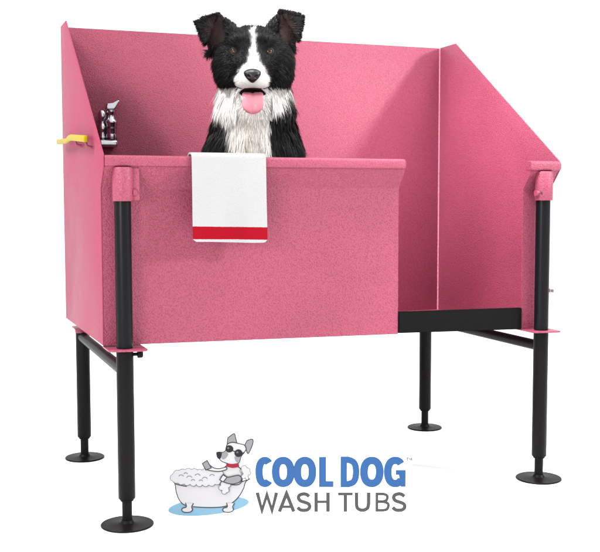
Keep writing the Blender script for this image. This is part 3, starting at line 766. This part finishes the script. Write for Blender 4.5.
gl = [
 (lambda bm: (ribbon(bm, [(257.4, B0), (262, B1-1.2), (267, B0+2), (272, B1-1.2), (276.6, B0)], wq)), 'W'),
 (lambda bm: (ribbon(bm, [(279.4, B1), (286.6, B0+.9), (293.8, B1)], wq), ribbon(bm, [(281.5, 506), (291.7, 506)], 2.5)), 'A'),
 (lambda bm: ribbon(bm, smooth([(309.2, 495.6), (306.4, 493.4), (303, 493), (299.4, 494.4), (298.6, 497.4), (300.6, 500), (304.6, 501.4), (308.6, 503.2), (309.6, 506.2), (307.8, 508.8), (304, 509.7), (300.2, 509), (297.6, 506.6)]), wq), 'S'),
 (lambda bm: (ribbon(bm, [(316.1, B0), (316.1, B1)], wq), ribbon(bm, [(328, B0), (328, B1)], wq), ribbon(bm, [(317.4, 501), (326.6, 501)], 2.6)), 'H'),
 (lambda bm: (ribbon(bm, [(338, 493), (352.6, 493)], 2.7), ribbon(bm, [(345.3, 494.2), (345.3, B1)], wq)), 'T'),
 (lambda bm: ribbon(bm, [(356.4, B0)]+smooth([(356.4, 503), (357.6, 507.6), (362.4, 509.6), (367.2, 507.6), (368.5, 503)])+[(368.5, B0)], wq), 'U'),
 (lambda bm: (ribbon(bm, [(376.8, 493)]+smooth([(383, 493), (386.6, 494.4), (387.2, 497), (386, 499.6), (383, 500.7)])+[(376.8, 500.7)], 2.7, True), ribbon(bm, [(376.8, 501)]+smooth([(383.6, 501), (387.6, 502.6), (388.2, 505.4), (386.8, 508.6), (383.6, 509.6)])+[(376.8, 509.6)], 2.7, True)), 'B'),
 (lambda bm: ribbon(bm, smooth([(404.2, 495.6), (401.4, 493.4), (398, 493), (394.4, 494.4), (393.6, 497.4), (395.6, 500), (399.6, 501.4), (403.6, 503.2), (404.6, 506.2), (402.8, 508.8), (399, 509.7), (395.2, 509), (392.6, 506.6)]), wq), 'S')]
for fn, c_ in gl: letter(fn, m_grey, 'grey capital letter '+c_)
letter(lambda bm: (ribbon(bm, [(406.0, 456.6), (408.4, 456.6)], .7), ribbon(bm, [(407.2, 457), (407.2, 459.4)], .7)), m_grey, 'tiny grey superscript letter T')
letter(lambda bm: ribbon(bm, [(409.1, 459.4), (409.2, 456.5), (410.3, 458.6), (411.4, 456.5), (411.5, 459.4)], .6), m_grey, 'tiny grey superscript letter M')
# emblem; points in crop units of 1/5.52 px from (160,425)
def E_(l): return [(160+x/5.52, 425+y/5.52) for x, y in l]
def part(name, polys, m, lay, strokes=(), mstroke=None):
    o = None
    if polys:
        bm = bmesh.new()
        for i, p in enumerate(polys): plate(bm, p, lay+i*.4)
        o = obj(name, bm, m, sg)
    return o
def outline(par, lines, w, lay, m=None, nm='outline'):
    bm = bmesh.new()
    for i, (p, cl) in enumerate(lines): ribbon(bm, p, w, cl, lay+.3*i)
    return obj(nm, bm, m or m_line, par or sg)
c, s = math.cos(.11), math.sin(.11)
pud = []
for k in range(48):
    a = 2*math.pi*k/48; x, y = 224*math.cos(a), 50*math.sin(a); pud.append((268+x*c+y*s, 443-x*s+y*c))
part('emblem_puddle', [E_(pud)], m_sky, 1)
bath = smooth([(66, 292), (84, 318), (92, 368), (112, 415), (150, 440), (250, 450), (350, 446), (400, 424), (440, 384), (464, 340), (474, 308), (496, 290), (470, 300), (400, 318), (260, 320), (130, 318)], True, 6)
t_ = part('emblem_bathtub', [E_(bath)], m_tubw, 3)
outline(t_, [(E_(bath), True), (E_(smooth([(66, 292), (90, 318), (150, 332)])), False)], .95, 5)
for fx in (0, 226):
    ft = smooth([(142+fx, 424), (146+fx, 446), (126+fx, 454), (121+fx, 466), (134+fx, 476), (164+fx, 476), (180+fx, 464), (176+fx, 446), (186+fx, 426)], False, 5)
    f_ = part('emblem_tub_foot', [E_(ft)], m_tubw, 7+fx*.004); outline(f_, [(E_(ft), False)], .95, 9)
def blob(cs, n=96):
    """outline of a row of foam bubbles"""
    cx = sum(c_[0] for c_ in cs)/len(cs); cy = sum(c_[1] for c_ in cs)/len(cs); out = []
    for k in range(n*2):
        a = math.pi*k/n; dx, dy = math.cos(a), math.sin(a); best = 4
        for x, y, r in cs:
            ox, oy = cx-x, cy-y; b_ = ox*dx+oy*dy; c_ = ox*ox+oy*oy-r*r; ds = b_*b_-c_
            if ds > 0: best = max(best, -b_+math.sqrt(ds))
        out.append((cx+dx*best, cy+dy*best))
    return out
# dog body behind the foam
bodyp = smooth([(352, 236), (366, 218), (400, 214), (438, 224), (456, 252), (456, 290), (440, 318), (400, 322), (350, 310), (330, 300), (340, 270)], True, 6)
d_o = part('emblem_dog_body', [E_(bodyp)], m_dogw, 11); outline(d_o, [(E_(bodyp), True)], .95, 12)
foam = [(80, 282, 22), (100, 262, 24), (128, 254, 22), (160, 250, 22), (192, 252, 22), (222, 254, 20), (252, 250, 20), (284, 252, 20), (312, 254, 20), (336, 262, 18), (92, 298, 16), (120, 304, 18), (152, 308, 18), (186, 312, 18), (220, 314, 18), (254, 314, 18), (288, 312, 18), (318, 304, 18), (336, 286, 16), (200, 282, 34), (130, 280, 30), (270, 282, 34)]
fb = blob(foam); fo = part('emblem_foam', [E_(fb)], m_foam, 14)
curls = [(E_(fb), True)]
for x, y, r in ((120, 276, 13), (165, 284, 15), (210, 272, 14), (250, 290, 14), (290, 274, 13), (145, 262, 10), (228, 302, 10), (185, 300, 10)):
    curls.append((E_([(x+r*math.cos(math.radians(a)), y-r*.8*math.sin(math.radians(a))) for a in range(10, 190, 20)]), False))
outline(fo, curls, .55, 16, m_mid)
f2 = blob([(352, 318, 16), (340, 338, 14), (362, 340, 18), (378, 322, 14), (356, 360, 14), (372, 352, 12)]); f2o = part('emblem_foam', [E_(f2)], m_foam, 19); outline(f2o, [(E_(f2), True)], .55, 20, m_mid)
f3 = blob([(466, 228, 16), (486, 240, 14), (494, 256, 10), (476, 262, 16), (462, 276, 12), (482, 284, 10), (456, 244, 12)]); f3o = part('emblem_foam', [E_(f3)], m_foam, 19); outline(f3o, [(E_(f3), True)], .55, 20, m_mid)
# arms
a1_ = smooth([(280, 214), (300, 226), (330, 230), (366, 222), (368, 236), (330, 246), (296, 244), (262, 236), (252, 222)], True, 5)
o_ = part('emblem_dog_arm', [E_(a1_)], m_dogw, 21); outline(o_, [(E_(a1_), True)], .95, 22)
p1 = [(236, 202), (264, 184), (286, 226), (256, 238)]; o_ = part('emblem_dog_paw', [E_(p1)], m_lg, 23); outline(o_, [(E_(p1), True)], .95, 24)
a2_ = smooth([(336, 292), (352, 264), (374, 278), (408, 272), (436, 268), (452, 284), (440, 306), (404, 316), (368, 310)], True, 5)
o_ = part('emblem_dog_arm', [E_(a2_)], m_lg, 25); outline(o_, [(E_(a2_), True)], .95, 26)
p2 = [(332, 292), (350, 264), (372, 278), (352, 304)]; o_ = part('emblem_dog_paw', [E_(p2)], m_foam, 27); outline(o_, [(E_(p2), True)], .95, 28)
# head
hd = smooth([(322, 158), (322, 142), (348, 138), (366, 128), (372, 98), (398, 84), (432, 88), (468, 98), (478, 120), (468, 140), (450, 164), (438, 198), (400, 206), (372, 200), (340, 186)], True, 5)
e1 = [(374, 92)]+smooth([(378, 58), (412, 34), (420, 52), (428, 88)])+[(398, 92)]
o_ = part('emblem_ear', [E_(e1)], m_lg, 28); outline(o_, [(E_(e1), True)], .95, 29)
e2 = [(468, 102)]+smooth([(484, 72), (514, 66), (514, 96), (490, 146), (478, 126)])
o_ = part('emblem_ear', [E_(e2)], m_lg, 28); outline(o_, [(E_(e2), True)], .95, 29)
o_ = part('emblem_dog_head', [E_(hd)], m_dogw, 30); outline(o_, [(E_(hd), True)], .95, 31)
part('emblem_patch', [E_(smooth([(344, 142), (370, 136), (380, 150), (366, 172), (348, 178), (342, 160)], True)), E_(smooth([(416, 162), (446, 160), (440, 186), (430, 196), (418, 182)], True))], m_lg, 32)
part('emblem_muzzle_tip', [E_(smooth([(315, 138), (342, 136), (344, 152), (336, 174), (320, 170)], True))], m_dk, 34)
gl_ = part('emblem_sunglasses', [E_(sell(386, 119, 22, 20)[:-1]), E_(sell(436, 143, 22, 21)[:-1])], m_dk, 35); outline(gl_, [(E_([(400, 128), (422, 136)]), False), (E_([(452, 146), (470, 138)]), False)], .9, 37, m_dk, 'frame')
for gx, gy in ((380, 114), (430, 138)): part('emblem_glint', [E_(sell(gx, gy, 6, 6)[:-1])], m_mid, 38)
cl_ = part('emblem_collar', [E_([(368, 200), (400, 204), (438, 198), (440, 220), (404, 226), (368, 218)])], m_red, 36)

# ------------------------------------------------------------------ white studio floor
bm = bmesh.new(); bmesh.ops.create_grid(bm, x_segments=2, y_segments=2, size=60)
fl = obj('floor', bm, M_floor); tag(fl, kind='structure'); fl.location = (0, 0, 0)

# ------------------------------------------------------------------ light
w = bpy.data.worlds.new('World'); scene.world = w; w.use_nodes = True
bg = w.node_tree.nodes['Background']; bg.inputs['Color'].default_value = (1, 1, 1, 1); bg.inputs['Strength'].default_value = 1.42
def area(name, az, el, dist, size, power, target=(.8, .35, 1.2), col=(1, 1, 1)):
    """az: degrees to the right of the tub's front normal"""
    d = Vector((math.sin(math.radians(az))*math.cos(math.radians(el)), -math.cos(math.radians(az))*math.cos(math.radians(el)), math.sin(math.radians(el))))
    l = bpy.data.lights.new(name, 'AREA'); l.shape = 'DISK'; l.size = size; l.energy = power; l.color = col
    o = bpy.data.objects.new(name, l); COL.objects.link(o); o.location = Vector(target)+d*dist
    o.rotation_euler = (-d).to_track_quat('-Z', 'Y').to_euler(); return o
area('softbox_right', 39.5, 15, 3.8, .45, 190, (1.3, .6, 1.4))
area('softbox_left', -53, 6, 3.6, .9, 52, (1.3, .3, .85))
area('added_fill_high_left', -80, 41, 6.0, 2.2, 430, (1.1, .4, 1.0))  # unseen fill, added to lift the inner face of the right panel
l_ = area('added_fill_inside', -50, 60, 3.2, .6, 14, (1.34, .50, .66)); l_.data.spread = math.radians(34)  # narrow fill added to brighten the low right interior
area('softbox_top', 40, 64, 3.4, 1.4, 110, (1.2, .3, 1.0))

# ------------------------------------------------------------------ camera
cam = bpy.data.cameras.new('camera'); co = bpy.data.objects.new('camera', cam); COL.objects.link(co)
cam.sensor_width = 36; cam.lens = 1022.2454/600*36; cam.clip_start = .05; cam.clip_end = 300
yaw, pitch, roll = -.3566, -.0756, -.0016
f = Vector((-math.sin(yaw)*math.cos(pitch), math.cos(yaw)*math.cos(pitch), math.sin(pitch))); r = Vector((math.cos(yaw), math.sin(yaw), 0)); u = r.cross(f)
r2 = r*math.cos(roll)+u*math.sin(roll); u2 = -r*math.sin(roll)+u*math.cos(roll)
Mx = Matrix((r2, u2, -f)).transposed().to_4x4(); Mx.translation = (-.4849, -2.9238, .9351); co.matrix_world = Mx
cam.shift_x = (300-300.2395)/600; cam.shift_y = (277.7515-276)/600
scene.camera = co
scene.view_settings.view_transform = 'Standard'; scene.view_settings.look = 'None'
scene.view_settings.exposure = .12; scene.view_settings.gamma = 1
scene.render.resolution_x = 1024; scene.render.resolution_y = 942
scene.cycles.max_bounces = 8
